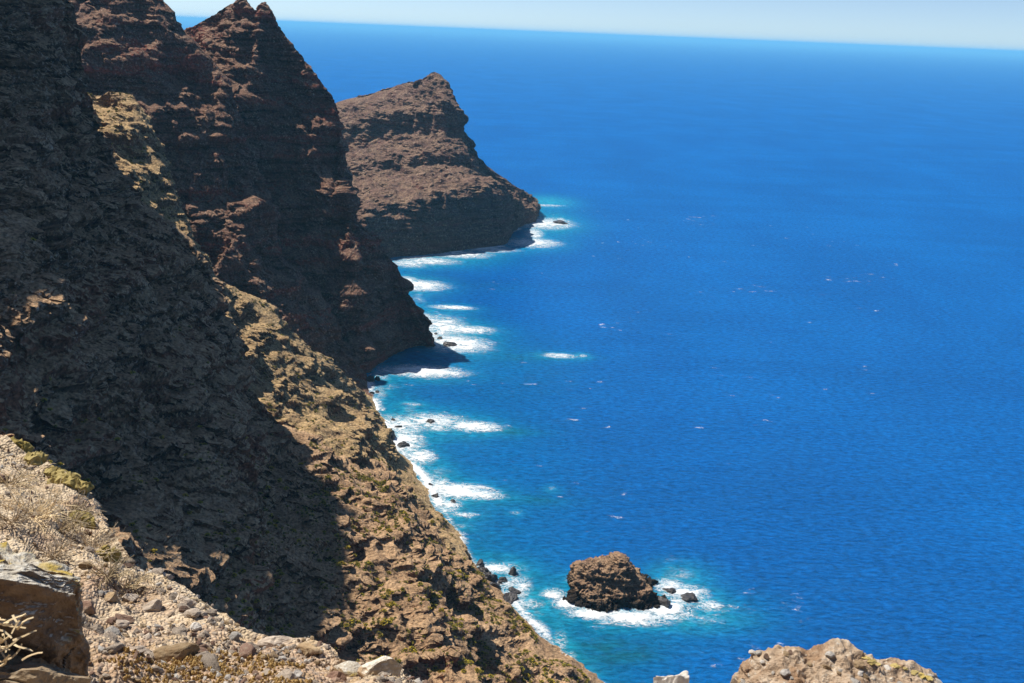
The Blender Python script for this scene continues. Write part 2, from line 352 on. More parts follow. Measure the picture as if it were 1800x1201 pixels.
# ------------------------------------------------------------------ sea stack
M_stack = cliff_material("stack_basalt", (0.065, 0.042, 0.028), (0.150, 0.098, 0.064), (0.17, 0.088, 0.054), (0.26, 0.160, 0.100), (0.32, 0.210, 0.125), 0.1, 2.2, wet=7.0)
def sea_stack():
    top_ = [(996, 1066, -3), (1004, 1034, 0), (1017, 992, 0), (1042, 985, 0), (1066, 986, 0), (1087, 975, 0), (1102, 989, 0), (1122, 1012, 0), (1142, 1037, 0), (1166, 1058, 0), (1182, 1072, -3)]
    foot = [(994, 1062), (1000, 1066), (1018, 1073), (1045, 1081), (1075, 1080), (1100, 1076), (1120, 1077), (1145, 1079), (1166, 1079), (1180, 1078), (1190, 1076)]
    rows = [[] for _ in range(9)]
    for (px, py, _), (fx, fy) in zip(top_, foot):
        T = at(px, py, 661); T[2] = max(T[2], -3); A = at_z(fx, fy, -2); Bk = T+np.array([2, 30, 0]); Bk[2] = -8
        rows[0].append(Bk); m = T*0.4+Bk*0.6; m[2] = T[2]*0.45; rows[1].append(m); m = T+np.array([0, 7, -0.08*T[2]-0.3]); rows[2].append(m); rows[3].append(T)
        for k, (t, f) in enumerate([(0.22, 0.92), (0.45, 0.70), (0.62, 0.46), (0.86, 0.16)]):
            p = T*(1-t)+A*t; p[2] = A[2]+(T[2]-A[2])*f; rows[4+k].append(p)
        rows[8].append(A+np.array([0, -2, -6]))
    P, ts = net(rows, 300, 330, [0.3, 0.5, 0.8, 1, 1.2, 1.3, 1.3, 0.5]); sh = P.shape
    N = grid_normals(P); N = -N if N[..., 2].mean() < 0 else N
    Q, n = P.reshape(-1, 3), N.reshape(-1, 3); low = smooth(15, 7, Q[:, 2]); cr_ = np.repeat(0.45+0.55*smooth(0.1, 1.0, np.abs(ts-3)), sh[1])
    nn = n*np.array([1, 1, 0.6]); nn /= np.linalg.norm(nn, axis=1)[:, None]
    e = ridged(Q/np.array([14, 14, 12]), 3, 81)*3.4-0.8 + np.tanh(perlin(Q/np.array([20, 20, 5.0])+1.3, 83)*6)*1.2
    e += ridged(Q/np.array([3.0, 3.0, 18]), 2, 85)*1.5*(0.1+low) + ridged(Q/5.0, 5, 87, 0.6)*1.6 + np.tanh(perlin(Q/4.0, 88)*7)*0.5 + fbm(Q/1.3, 2, 89)*0.22
    Q = Q+nn*(e*cr_)[:, None]
    F = grid_faces(*sh[:2]); t_ = Q.reshape(sh)
    if (np.cross(P[1:, :-1]-P[:-1, :-1], P[:-1, 1:]-P[:-1, :-1])[..., 2]).mean() < 0: F = F[:, ::-1]
    return obj("sea_stack", Q, F, M_stack, label="brown rock islet ringed by white foam, standing alone in the sea", category="sea stack")
sea_stack()

# rocks awash along the foot of the cliffs: x, y in the photograph, width and height in metres, what marks it out
M_wet = stone_material("wet_basalt", (0.022, 0.018, 0.017), (0.055, 0.045, 0.040), None, 0.5, 0.5, 0.0, True)
SURF = [(791, 607, 20, 6, "long dark rock in the foam off the tip of the sheer wall"),
        (773, 596, 8, 4, "small dark rock between the sheer wall and the long surf rock"),
        (766, 588, 6, 3, "tiny dark rock in white foam beside the sheer wall's tip"),
        (985, 392, 34, 6, "low dark reef in the foam off the far headland"),
        (664, 668, 8, 5, "dark boulder in lacy foam at the inner corner of the bay"),
        (651, 671, 11, 9, "biggest boulder at the cliff foot in the bay's inner corner"),
        (663, 690, 5, 3, "small dark boulder in the shore foam of the bay"),
        (654, 692, 6, 3, "dark boulder touching the cliff foot in the bay"),
        (757, 742, 11, 4, "dark rock breaking through the middle of the long surf streak"),
        (700, 752, 9, 3, "low dark rock in the surf close to the ochre spur"),
        (691, 739, 7, 3, "tiny dark rock at the upper rim of the surf patch"),
        (709, 784, 14, 6, "large dark rock in the thick foam below the ochre spur"),
        (685, 771, 16, 14, "grey rock leaning on the foot of the ochre spur"),
        (757, 853, 5, 3, "small dark rock above the bright breaker near the spur"),
        (764, 873, 7, 4, "dark rock at the cliff foot beside the bright breaker"),
        (796, 882, 6, 3, "tiny rock inside the bright breaker"),
        (843, 1004, 9, 7, "dark block at the top of the boulder pile on the shore"),
        (852, 1012, 11, 8, "brown block leaning in the shore boulder pile"),
        (862, 1021, 12, 9, "largest block of the shore boulder pile"),
        (867, 1034, 10, 6, "lowest block of the shore boulder pile"),
        (901, 1009, 8, 7, "rounded dark rock standing alone in shore foam"),
        (885, 1021, 7, 4, "dark rock in foam beside the shore boulder pile"),
        (878, 1025, 5, 3, "small dark rock touching the shore boulder pile"),
        (905, 1040, 10, 3, "low flat rock awash in the shore foam"),
        (896, 1055, 12, 5, "dark rock at the cliff edge below the shore foam"),
        (843, 991, 7, 4, "small dark rock off the shaded point above the boulder pile"),
        (1178, 1040, 12, 3, "low rock awash in foam behind the islet"),
        (1212, 1052, 14, 4, "brown rock awash on the seaward side of the islet"),
        (1165, 1062, 12, 7, "dark block joined to the foot of the islet")]
for i, (px, py, wd, ht, lab) in enumerate(SURF):
    v, f = rock_shape(200+i, 4, 8, 0.2, 0.3); p = at_z(px, py, 0)
    rs = np.random.RandomState(i)
    V = v*np.array([wd*0.5, wd*rs.uniform(0.35, 0.6), ht*0.75])+np.array([p[0], p[1], ht*0.1])
    obj("surf_rock", V, f, M_wet, label=lab, category="rock", group="rocks awash along the shore")

# ------------------------------------------------------------------ sea
# breakers and foam: x, y, half width, half height in the photograph, density
FOAM = [(962, 355, 32, 7, 1.1), (952, 393, 42, 10, 1), (938, 411, 14, 10, .9), (935, 427, 38, 8, 1.0), (985, 392, 10, 8, 1),
        (855, 438, 38, 6, 1), (805, 447, 42, 7, 1), (750, 459, 45, 7, .9), (718, 464, 25, 7, .9), (735, 502, 38, 9, 1.1), (715, 495, 16, 8, 1),
        (795, 541, 30, 4, 1.0), (733, 525, 14, 14, .5), (772, 575, 38, 20, .95), (820, 580, 38, 7, 1.0), (805, 605, 42, 14, 1.1), (757, 592, 16, 22, .9), (745, 560, 16, 10, .9),
        (690, 626, 16, 5, .5), (668, 655, 20, 20, .62), (745, 653, 52, 10, 1.2), (664, 690, 18, 18, .6), (690, 680, 28, 8, .45),
        (725, 711, 20, 4, .6), (700, 748, 36, 18, .95), (762, 742, 48, 15, .95), (832, 750, 36, 9, 1.1), (706, 778, 28, 20, 1.15), (736, 803, 22, 14, 1.0), (720, 720, 14, 14, .5),
        (762, 860, 24, 24, .95), (808, 864, 44, 13, 1.15), (838, 871, 36, 8, 1.05), (785, 888, 20, 12, 1.0), (815, 905, 20, 5, .8), (770, 830, 24, 14, .5), (810, 925, 20, 6, .5),
        (880, 1000, 38, 13, .75), (905, 1033, 24, 26, .85), (925, 1062, 26, 10, .8), (850, 993, 20, 6, .7), (985, 1130, 14, 24, .7), (1000, 1160, 16, 18, .7), (1030, 1190, 14, 14, .7), (945, 1078, 12, 6, .5),
        (975, 1045, 22, 9, 1.0), (1000, 1062, 28, 10, 1.1), (1045, 1080, 44, 10, 1.15), (1110, 1086, 60, 13, 1.2), (1170, 1072, 44, 18, 1.1), (1205, 1044, 36, 14, 1.15), (1175, 1030, 26, 12, 1), (1245, 1065, 28, 10, .85),
        (1195, 1010, 40, 16, .52), (1290, 1070, 60, 14, .42), (1240, 1090, 60, 14, .5), (1010, 1020, 22, 10, .6), (1270, 1105, 50, 10, .36), (1060, 1105, 60, 10, .36),
        (985, 626, 30, 4, .95), (1025, 626, 8, 3, .8), (1000, 685, 28, 5, .42), (1390, 1060, 60, 46, .37), (1180, 985, 30, 12, .42), (1310, 1040, 40, 10, .40), (970, 860, 10, 5, .5), (905, 902, 12, 5, .55), (1420, 1090, 30, 30, .38)]
TEAL = [(965, 390, 75, 30, .7), (790, 455, 130, 18, .7), (740, 500, 60, 20, .7), (790, 585, 110, 40, .75), (740, 655, 90, 24, .7), (690, 660, 60, 60, .5), (760, 748, 130, 38, .8),
        (880, 757, 90, 12, .5), (760, 870, 110, 45, .75), (700, 800, 70, 45, .6), (940, 880, 90, 16, .4), (890, 1030, 80, 55, .8), (1100, 1060, 240, 55, .75), (990, 1045, 70, 26, .8), (1230, 1075, 130, 40, .85),
        (1190, 1010, 60, 28, .8), (990, 1130, 60, 70, .7), (1060, 1110, 110, 40, .5), (900, 640, 160, 60, .25), (850, 1000, 200, 170, .25), (880, 780, 180, 200, .22), (1050, 1150, 250, 110, .28), (1000, 626, 50, 8, .4)]
REEF = [(1090, 1148, 70, 22, .9), (920, 875, 70, 10, .5), (890, 757, 50, 7, .6), (930, 628, 80, 10, .45), (880, 505, 60, 10, .2)]
def blobs(P, lst, soft=False):
    out = np.zeros(len(P))
    for px, py, hw, hh, dn in lst:
        if not soft and px < 960: hw, hh, dn = hw*1.25, hh*0.95, dn*1.0
        c = at_z(px, py); ex = at_z(px+hw, py+hw*0.0407)-c; ey = at_z(px, py-hh)-c
        M = np.linalg.inv(np.array([ex[:2], ey[:2]]).T); q = (P[:, :2]-c[:2])@M.T; r2 = (q**2).sum(1)
        val = dn*np.exp(-r2*1.1) if soft else dn*np.exp(-r2*0.55)
        out = np.maximum(out, val) if not soft else 1-(1-np.clip(out, 0, 1))*(1-np.clip(val, 0, 1))
    return out
SHORE = [at_z(*p) for p in [(1090, 1235), (1053, 1200), (1000, 1160), (930, 1085), (870, 1020), (832, 988), (800, 930), (745, 840), (692, 775), (660, 715), (645, 668), (652, 655), (700, 622), (760, 608)]]
SHORE2 = [at_z(*p) for p in [(640, 462), (700, 455), (760, 450), (820, 441), (885, 433), (900, 408), (945, 390), (944, 360), (942, 352)]]
def shore_dist(P, lines=None):
    d = np.full(len(P), 1e9)
    for line in (lines or (SHORE, SHORE2)):
        for a, b in zip(line[:-1], line[1:]):
            a, b = a[:2], b[:2]; ab = b-a; t = np.clip(((P[:, :2]-a)@ab)/(ab@ab), 0, 1)
            d = np.minimum(d, np.linalg.norm(P[:, :2]-a-t[:, None]*ab, axis=1))
    return d
def water_material():
    s = NT("sea_water"); co = s.n("ShaderNodeTexCoord").outputs['Object']
    teal = s.n("ShaderNodeAttribute", attribute_name="teal").outputs['Fac']
    reef = s.n("ShaderNodeAttribute", attribute_name="reef").outputs['Fac']
    big = s.noise(s.map(co, (1, 0.5, 1)), 0.004, 4, 0.6); med = s.noise(s.map(co, (0.6, 1.4, 1)), 0.05, 4, 0.6)
    c = s.mix(s.step(big, 0.3, 0.7), (0.0002, 0.096, 0.375), (0.0004, 0.124, 0.455))
    streak = s.noise(s.map(co, (0.35, 1.6, 1), (3, 9, 0)), 0.006, 5, 0.7, 0.5)
    c = s.mix(s.math('MULTIPLY', s.step(streak, 0.4, 0.7), 0.6), c, (0.0003, 0.086, 0.335))
    tn = s.math('MULTIPLY', teal, s.math('MULTIPLY_ADD', med, 1.3, 0.25), clamp=True)
    c = s.mix(tn, c, (0.003, 0.20, 0.33))
    c = s.mix(s.math('MULTIPLY', reef, s.step(med, 0.25, 0.6)), c, (0.004, 0.125, 0.165))
    aer = s.n('ShaderNodeAttribute', attribute_name='aerated').outputs['Fac']
    c = s.mix(s.math('MULTIPLY', aer, s.math('MULTIPLY_ADD', s.noise(co, 0.11, 5, 0.65), 2.6, -0.55, clamp=True), clamp=True), c, (0.02, 0.36, 0.50))
    w1 = s.noise(s.map(co, (0.55, 1.5, 1)), 0.035, 3, 0.5); w2 = s.noise(s.map(co, (0.6, 1.3, 1)), 0.21, 7, 0.68, 0.3)
    h = s.math('ADD', s.math('MULTIPLY', w1, 2.2), s.math('MULTIPLY', w2, 1.6)); nrm = s.bump(h, 2.6, 1.0)
    # light through thin crests put into the colour: crests lighter, troughs darker
    cv = s.n("ShaderNodeHueSaturation"); s.l(c, cv.inputs['Color']); s.l(s.math('MULTIPLY_ADD', s.step(w2, 0.3, 0.75), 0.85, 0.6), cv.inputs['Value'])
    df = s.n("ShaderNodeBsdfDiffuse"); s.l(cv.outputs[0], df.inputs['Color']); s.l(nrm, df.inputs['Normal'])
    gl = s.n("ShaderNodeBsdfGlossy"); gl.inputs['Color'].default_value = (0.5, 0.88, 1, 1); gl.inputs['Roughness'].default_value = 0.12; s.l(nrm, gl.inputs['Normal'])
    fr_ = s.n("ShaderNodeFresnel"); fr_.inputs['IOR'].default_value = 1.333; s.l(nrm, fr_.inputs['Normal'])
    mx = s.n("ShaderNodeMixShader"); s.l(s.math('MULTIPLY', fr_.outputs[0], 0.46), mx.inputs[0]); s.l(df.outputs[0], mx.inputs[1]); s.l(gl.outputs[0], mx.inputs[2]); s.l(mx.outputs[0], s.out.inputs[0])
    return s.m
ang = np.radians(np.concatenate([np.arange(-180, -15, 7.5), np.arange(-15, 22, 0.17), np.arange(22, 45, 1.0), np.arange(45, 181, 9)]))
rng = np.concatenate([[1, 80, 160, 240, 320, 380, 430], 450*1.0075**np.arange(260)]); rng = np.concatenate([rng, np.geomspace(rng[-1]*1.01, 250000, 170)])
RR, AA = np.meshgrid(rng, ang, indexing='ij')
sea = np.stack([RR*np.sin(AA), RR*np.cos(AA), 0*RR], 2).reshape(-1, 3)
sea_o = obj("sea", sea, grid_faces(len(rng), len(ang))[:, ::-1], water_material(), smooth_shade=True, kind='structure', label="deep blue open sea reaching to the horizon")
sd = shore_dist(sea)
attr(sea_o, "teal", np.clip(0.72*blobs(sea, [(a, b, c*0.85, d*0.85, e) for a, b, c, d, e in TEAL], True)+0.5*np.exp(-sd/16)+0.16*np.exp(-sd/70), 0, 1)); attr(sea_o, "reef", blobs(sea, REEF, True)); attr(sea_o, "aerated", np.clip(blobs(sea, [(a, b, c*1.5, d*1.55, min(e, 1)*0.97) for a, b, c, d, e in FOAM if e > 0.45], True), 0, 1))

def foam_material():
    s = NT("sea_foam"); co = s.n("ShaderNodeTexCoord").outputs['Object']
    dn = s.n("ShaderNodeAttribute", attribute_name="foam").outputs['Fac']
    n1 = s.noise(s.map(co, (0.55, 1, 1)), 0.11, 7, 0.72, 1.2); n2 = s.noise(co, 0.55, 5, 0.7, 0.6)
    n = s.math('ADD', s.math('MULTIPLY', n1, 0.7), s.math('MULTIPLY', n2, 0.3))
    solid = s.step(s.math('ADD', dn, s.math('MULTIPLY', s.math('SUBTRACT', n, 0.5), 3.2)), 0.50, 1.22)
    lace = s.math('SUBTRACT', 1.0, s.step(s.math('ABSOLUTE', s.math('SUBTRACT', s.noise(s.map(co, (0.6, 1, 1)), 0.22, 5, 0.6, 1.5), 0.5)), 0.0, 0.045))
    f = s.math('MAXIMUM', solid, s.math('MULTIPLY', s.math('MULTIPLY', lace, s.step(dn, 0.36, 0.7)), 0.7))
    p = s.n("ShaderNodeBsdfPrincipled"); p.inputs['Base Color'].default_value = (0.80, 0.84, 0.86, 1); p.inputs['Roughness'].default_value = 0.8
    s.l(s.bump(n, 0.8, 0.8), p.inputs['Normal'])
    t = s.n("ShaderNodeBsdfTransparent"); m = s.n("ShaderNodeMixShader")
    s.l(f, m.inputs[0]); s.l(t.outputs[0], m.inputs[1]); s.l(p.outputs[0], m.inputs[2]); s.l(m.outputs[0], s.out.inputs[0])
    return s.m
fa = np.radians(np.arange(-12, 22, 0.085)); fr = 520*1.0022**np.arange(700)
RR, AA = np.meshgrid(fr, fa, indexing='ij')
fo = np.stack([RR*np.sin(AA), RR*np.cos(AA), 0*RR], 2).reshape(-1, 3)
dens = blobs(fo, FOAM); sd = shore_dist(fo, (SHORE[:-3], SHORE2[:5], SHORE2[5:]))
dens = np.maximum(dens, 1.0*np.exp(-sd/8.5)*(0.62+0.7*smooth(-0.3, 0.35, perlin(fo/40, 95))))
dens = np.maximum(dens, 0.2+0.46*smooth(0.6, 0.95, perlin(fo/np.array([16, 9, 9]), 91)+0.5*perlin(fo/120, 92)))   # scattered whitecaps
dens = np.where(dens < 0.3, 0, dens)
fo[:, 2] = 0.12+np.clip(dens, 0, 1.2)*(0.5+0.6*fbm(fo/5, 3, 97)).clip(0)
FF = grid_faces(len(fr), len(fa))[:, ::-1]
n_c = fbm(fo*np.array([.7, 1, 1])/9, 4, 99)*0.5
keep = (dens[FF].max(1) > 0.33); FF = FF[keep]
used = np.unique(FF); idx = np.zeros(len(fo), int); idx[used] = np.arange(len(used))
foam_o = obj("surf_foam", fo[used], idx[FF], foam_material(), smooth_shade=True, kind='stuff', label="white surf and drifting foam along the cliffs and islet")
attr(foam_o, "foam", dens[used])

# ------------------------------------------------------------------ shrubs on the cliffs
def shrub_mesh(seed, leaves=34):
    """rounded cushion of small upright leaf blades round a woody core, radius 1"""
    rs = np.random.RandomState(seed); V = []; F = []; mi = []
    v, f = ICO[1]; core = v*np.array([0.72, 0.72, 0.5])*(1+0.18*rs.normal(size=(len(v), 1)))+np.array([0, 0, 0.3])
    V += core.tolist(); F += f.tolist(); mi += [1]*len(f)
    for _ in range(leaves):
        a = rs.uniform(0, 2*np.pi); e = math.acos(rs.uniform(0.02, 1)); d = np.array([math.cos(a)*math.sin(e), math.sin(a)*math.sin(e), math.cos(e)])
        t = np.cross(d, rs.normal(size=3)); t /= np.linalg.norm(t); u = np.cross(d, t)
        b = d*np.array([0.72, 0.72, 0.6])+np.array([0, 0, 0.22]); L = rs.uniform(0.25, 0.48); w_ = rs.uniform(0.16, 0.30)
        k = len(V); V += [(b-t*w_).tolist(), (b+t*w_).tolist(), (b+d*L+u*w_*0.6).tolist()]; F.append([k, k+1, k+2]); mi.append(0)
        V += [(b-u*w_).tolist(), (b+u*w_).tolist(), (b+d*L*0.9-t*w_*0.6).tolist()]; F.append([k+3, k+4, k+5]); mi.append(0)
    return np.array(V), np.array(F), np.array(mi)
def leaf_material(name, c1, c2, spread=0.6):
    s = NT(name); co = s.n("ShaderNodeTexCoord").outputs['Object']; info = s.n("ShaderNodeObjectInfo")
    r = s.math('FRACT', s.math('ADD', info.outputs['Random'], s.noise(co, 0.23, 2)))
    c = s.mix(r, c1, c2)
    s.principled(c, 0.8, None, 0.15); return s.m
M_leaf = leaf_material("shrub_leaves", (0.31, 0.27, 0.028), (0.56, 0.42, 0.05)); M_twig = leaf_material("shrub_wood", (0.05, 0.045, 0.015), (0.075, 0.06, 0.02))
allv = np.concatenate([c[1] for c in COVER]); zx, zy, zf = project(allv.astype(float))
BIN = 5; zb = np.full((260, 400), 1e9)
ok = (zx > -50) & (zx < 1900) & (zy > -50) & (zy < 1240) & (zf > 1)
bi, bj = ((zy[ok]+50)/BIN).astype(int), ((zx[ok]+50)/BIN).astype(int); np.minimum.at(zb, (bi, bj), zf[ok])
spots = []
rs = np.random.RandomState(3)
for ci, cnt in ((0, 3600), (1, 1400)):
    _, Q, N, rock = COVER[ci]
    px, py, f = project(Q.astype(float))
    clump = smooth(-0.25, 0.45, fbm(Q/26, 3, 131)+0.4*fbm(Q/7, 2, 133))
    seen = (px > 0) & (px < 1120) & (py > 150) & (py < 1201) & (Q[:, 2] > 6) & (N[:, 2] > 0.45)
    dens_ = clump*seen*(np.clip((px-250)/450, 0.10, 1) if ci == 0 else 0.7)*smooth(40, 120, py)
    if ci == 0: dens_ = dens_*np.clip((py-500)/300, 0.08, 1)
    ii = rs.choice(len(Q), cnt, replace=False, p=dens_/dens_.sum())
    for i in ii:
        b = (int((py[i]+50)/BIN), int((px[i]+50)/BIN)); vis = f[i] < zb[b]+14
        r = rs.uniform(0.65, 1.7)*(1.0 if rs.rand() < 0.85 else 1.35)
        spots.append((r/f[i] if vis else 0, ci, Q[i], r, rs.uniform(0, 6.28), rs.randint(6)))
spots.sort(key=lambda t: -t[0])
SHR = [shrub_mesh(k) for k in range(6)]; LOWS = [shrub_mesh(20+k, 11) for k in range(6)]; SHM = []
for k in range(6):
    V, F, mi = SHR[k]; o = obj("cushion_shrub", V, F, [M_leaf, M_twig], midx=mi); SHM.append(o.data); bpy.data.objects.remove(o)
for _, ci, p, r, a, k in spots[:300]:
    o = bpy.data.objects.new("cushion_shrub", SHM[k]); COL.objects.link(o)
    o.location = (p-np.array([0, 0, 0.15*r])).tolist(); o.scale = (r, r, r*0.85); o.rotation_euler = (0, 0, a)
    o["category"] = "shrub"
    if ci == 0: o["label"] = "low rounded yellow-green shrub growing on the nearest cliff slope"; o["group"] = "shrubs on the nearest cliff"
    else: o["label"] = "low rounded yellow-green shrub growing on the sunlit ochre spur"; o["group"] = "shrubs on the ochre spur"
V_, F_l, m_ = [], [], []; k0 = 0
for _, ci, p, r, a, k in spots[300:]:
    V, F, mi = LOWS[k]; ca, sa = math.cos(a), math.sin(a)
    W = np.stack([V[:, 0]*ca-V[:, 1]*sa, V[:, 0]*sa+V[:, 1]*ca, V[:, 2]*0.85], 1)*r+p-np.array([0, 0, 0.15*r])
    V_.append(W); F_l.append(F+k0); m_.append(mi); k0 += len(W)
obj("scrub", np.concatenate(V_), np.concatenate(F_l), [M_leaf, M_twig], midx=np.concatenate(m_), kind='stuff', label="sparse small scrub dotting the cliff slopes")

# ------------------------------------------------------------------ the ledge in the foreground
def soil_material():
    s = NT("stony_soil"); co = s.n("ShaderNodeTexCoord").outputs['Object']
    a = s.noise(co, 1.3, 5, 0.6); b = s.noise(co, 9, 5, 0.7); g = s.voronoi(co, 28, out=1); g2 = s.voronoi(co, 11, out=1); gd = s.voronoi(co, 28)
    c = s.mix(s.step(a, 0.35, 0.65), (0.50, 0.385, 0.250), (0.60, 0.475, 0.325))
    c = s.mix(s.step(s.noise(co, 0.7, 4), 0.52, 0.66), c, (0.42, 0.285, 0.185))
    sp = s.n("ShaderNodeSeparateColor"); s.l(g, sp.inputs[0]); sp2 = s.n("ShaderNodeSeparateColor"); s.l(g2, sp2.inputs[0])
    c = s.mix(s.math('MULTIPLY', s.step(sp.outputs[0], 0.5, 0.95), 0.4), c, (0.66, 0.56, 0.43))
    c = s.mix(s.math('MULTIPLY', s.step(sp.outputs[1], 0.7, 0.9), 0.6), c, (0.14, 0.11, 0.10))
    c = s.mix(s.math('MULTIPLY', s.step(sp2.outputs[2], 0.75, 0.95), 0.5), c, (0.36, 0.24, 0.12))
    h = s.math('ADD', s.math('SUBTRACT', s.math('MULTIPLY', b, 0.8), s.math('MULTIPLY', gd, 0.9)), a)
    s.principled(c, 0.95, s.bump(h, 0.035, 1.0), 0.1); return s.m
M_soil = soil_material()
EDGE = [(-420, 560, 19), (-150, 705, 16), (0, 774, 14), (60, 818, 13), (140, 858, 12.2), (165, 905, 11.3), (220, 965, 10.4), (250, 1018, 9.8), (330, 1068, 9.1), (390, 1100, 8.7), (440, 1122, 8.4),
        (500, 1131, 8.1), (560, 1143, 7.9), (618, 1176, 7.6), (660, 1170, 7.45), (722, 1204, 7.2), (800, 1262, 7.0), (950, 1300, 6.9), (1100, 1285, 7.2), (1300, 1270, 7.6), (1500, 1250, 8.0), (1700, 1290, 8.2), (1900, 1400, 8), (2250, 1600, 7)]
rows = [[], [], [], [], [], [], [], []]
for (px, py, y) in EDGE:
    e = at(px, py, y); outw = e-np.array([0, 0, CAM_H]); outw[2] = 0; outw /= np.linalg.norm(outw)
    foot = np.array([e[0]*0.42, -1.5, 398.35])
    rows[0].append(e+outw*16+np.array([0, 0, -55])); rows[1].append(e+outw*3.2+np.array([0, 0, -11])); rows[2].append(e+outw*0.75+np.array([0, 0, -2.1]))
    rows[3].append(e+outw*0.12+np.array([0, 0, -0.25])); rows[4].append(e)
    for k, t in ((5, 0.28), (6, 0.62), (7, 1.0)):
        p = e*(1-t)+foot*t; p[2] -= 0.15*math.sin(t*math.pi); rows[k].append(p)
PG, _ = net(rows, 330, 470, [0.08, 0.3, 0.5, 0.8, 1.3, 1.2, 0.6]); sh = PG.shape
NG = grid_normals(PG); NG = -NG if NG[..., 2].mean() < 0 else NG
QG = PG.reshape(-1, 3); nG = NG.reshape(-1, 3)
dG = fbm(QG/1.6, 3, 141)*0.16+fbm(QG/0.4, 3, 143, 0.6)*0.045+np.clip(ridged(QG/0.55, 3, 145), -0.2, 1)*0.05
stp = smooth(0.75, 0.4, nG[:, 2]); dG += stp*(ridged(QG/np.array([1.2, 1.2, 0.8]), 4, 147)*0.35+np.tanh(perlin(QG/np.array([2, 2, 0.35]), 149)*4)*0.12)
QG = QG+nG*dG[:, None]; NG = grid_normals(QG.reshape(sh)).reshape(-1, 3); NG = -NG if NG[:, 2].mean() < 0 else NG
FG = grid_faces(sh[0], sh[1])
t_ = QG.reshape(sh); c_ = np.cross(t_[200, 1]-t_[200, 0], t_[201, 0]-t_[200, 0])
FG = FG if np.cross(t_[201, 0]-t_[200, 0], t_[200, 1]-t_[200, 0])[2] > 0 else FG[:, ::-1]
obj("ground", QG, FG, M_soil, kind='structure', label="sunlit stony ledge in the foreground")
gx, gy, gf = project(QG)
top = (NG[:, 2] > 0.35) & (gf > 0.5)
def ground_at(px, py):
    """the ledge surface met by the sight line through this place in the photograph"""
    d = (gx-px)**2+(gy-py)**2+np.where(top, 0, 1e9); i = np.argsort(d)[:8]; i = i[np.argmin(gf[i])]
    return QG[i], NG[i]

M_st = [stone_material("grey_stone", (0.33, 0.265, 0.205), (0.52, 0.43, 0.335), (0.25, 0.20, 0.16), 9, 0.02, 0.3),
        stone_material("ochre_stone", (0.33, 0.22, 0.12), (0.40, 0.30, 0.18), (0.26, 0.17, 0.11), 9, 0.02, 0.2),
        stone_material("pale_stone", (0.46, 0.41, 0.35), (0.60, 0.56, 0.50), None, 9, 0.015),
        stone_material("rust_stone", (0.20, 0.12, 0.085), (0.28, 0.18, 0.13), (0.33, 0.25, 0.18), 9, 0.02, 0.1), stone_material("crusted_stone", (0.36, 0.25, 0.15), (0.44, 0.34, 0.22), None, 9, 0.03, 0.3, False, 0.8)]
def place(name, shape, p, size, rot, mat, lift, label, cat, group=None):
    v, f = shape; ca, sa = math.cos(rot), math.sin(rot); v = v*np.asarray(size)
    V = np.stack([v[:, 0]*ca-v[:, 1]*sa, v[:, 0]*sa+v[:, 1]*ca, v[:, 2]], 1)
    o = obj(name, V, f, mat, label=label, category=cat); o.location = (p+np.array([0, 0, lift])).tolist()
    if group: o["group"] = group
    return o
# stones that can be told apart: x, y, half sizes, turn, material, label
NAMED = [(312, 1148, .19, .11, .10, .2, 1, "large ochre and grey stone lying in the middle of the gravel"), (343, 1103, .055, .05, .04, .5, 2, "bright white pebble near the ledge rim"),
         (232, 1052, .09, .07, .055, .4, 0, "pale topped grey stone with dark side on the rim"), (157, 1068, .085, .07, .07, .1, 3, "rust brown stone touching the big dark boulder"),
         (214, 1098, .07, .06, .04, 1.2, 0, "blue grey flat stone on the gravel"), (330, 1060, .13, .07, .055, -.3, 0, "grey block, upper left one of the broken rim slabs"),
         (352, 1076, .12, .06, .05, -.4, 0, "grey block in the middle of the broken rim slabs"), (372, 1088, .10, .035, .02, -.2, 3, "thin reddish slab sticking out over the rim"),
         (268, 1064, .11, .07, .07, .2, 0, "grey stone between the dry grass and the rim slabs"), (482, 1121, .17, .08, .05, .15, 0, "grey wedge shaped slab standing up from the rim"),
         (545, 1142, .13, .07, .06, -.5, 1, "tan block at the edge above the drop"), (518, 1182, .05, .04, .035, .3, 2, "white pebble right of the dry orange plants"),
         (615, 1166, .16, .12, .10, .3, 4, "white crusted rock knob standing at the rim"), (668, 1176, .19, .12, .10, .2, 4, "rightmost white crusted rock knob of the rim"),
         (195, 1052, .075, .06, .06, .9, 1, "small ochre stone beside the dry grass"), (240, 1140, .08, .05, .03, .3, 0, "flat grey stone left of the large ochre stone"),
         (258, 1118, .05, .045, .035, .9, 0, "small dark edged stone in the gravel centre"), (430, 1112, .09, .06, .05, .4, 0, "grey stone near the orange tuft at the rim"),
         (590, 1190, .09, .06, .05, .2, 3, "reddish stone in the lower right of the ledge"), (175, 1102, .06, .05, .04, .2, 0, "grey stone just right of the big dark boulder's face")]
for i, (px, py, a, b, c, r, m, lab) in enumerate(NAMED):
    p, n = ground_at(px, py); place("stone", rock_shape(400+i, 4, 10, 0.10, 0.35), p, (a, b, c), r, M_st[m], c*0.35, lab, "stone")
vis_ok = top & (gx > -30) & (gx < 800) & (gy > 760) & (gy < 1225)
ci = np.where(vis_ok)[0]; rs = np.random.RandomState(11)
STM = []
for k in range(10):
    v, f = rock_shape(500+k, 3, 9, 0.14, 0.35); o = obj("stone", v, f, M_st[0]); STM.append(o.data); bpy.data.objects.remove(o)
STM2 = []
for k in range(10):
    me = STM[k].copy(); me.materials.clear(); me.materials.append(M_st[(1, 3, 2, 1, 3)[k % 5]]); STM2.append(me)
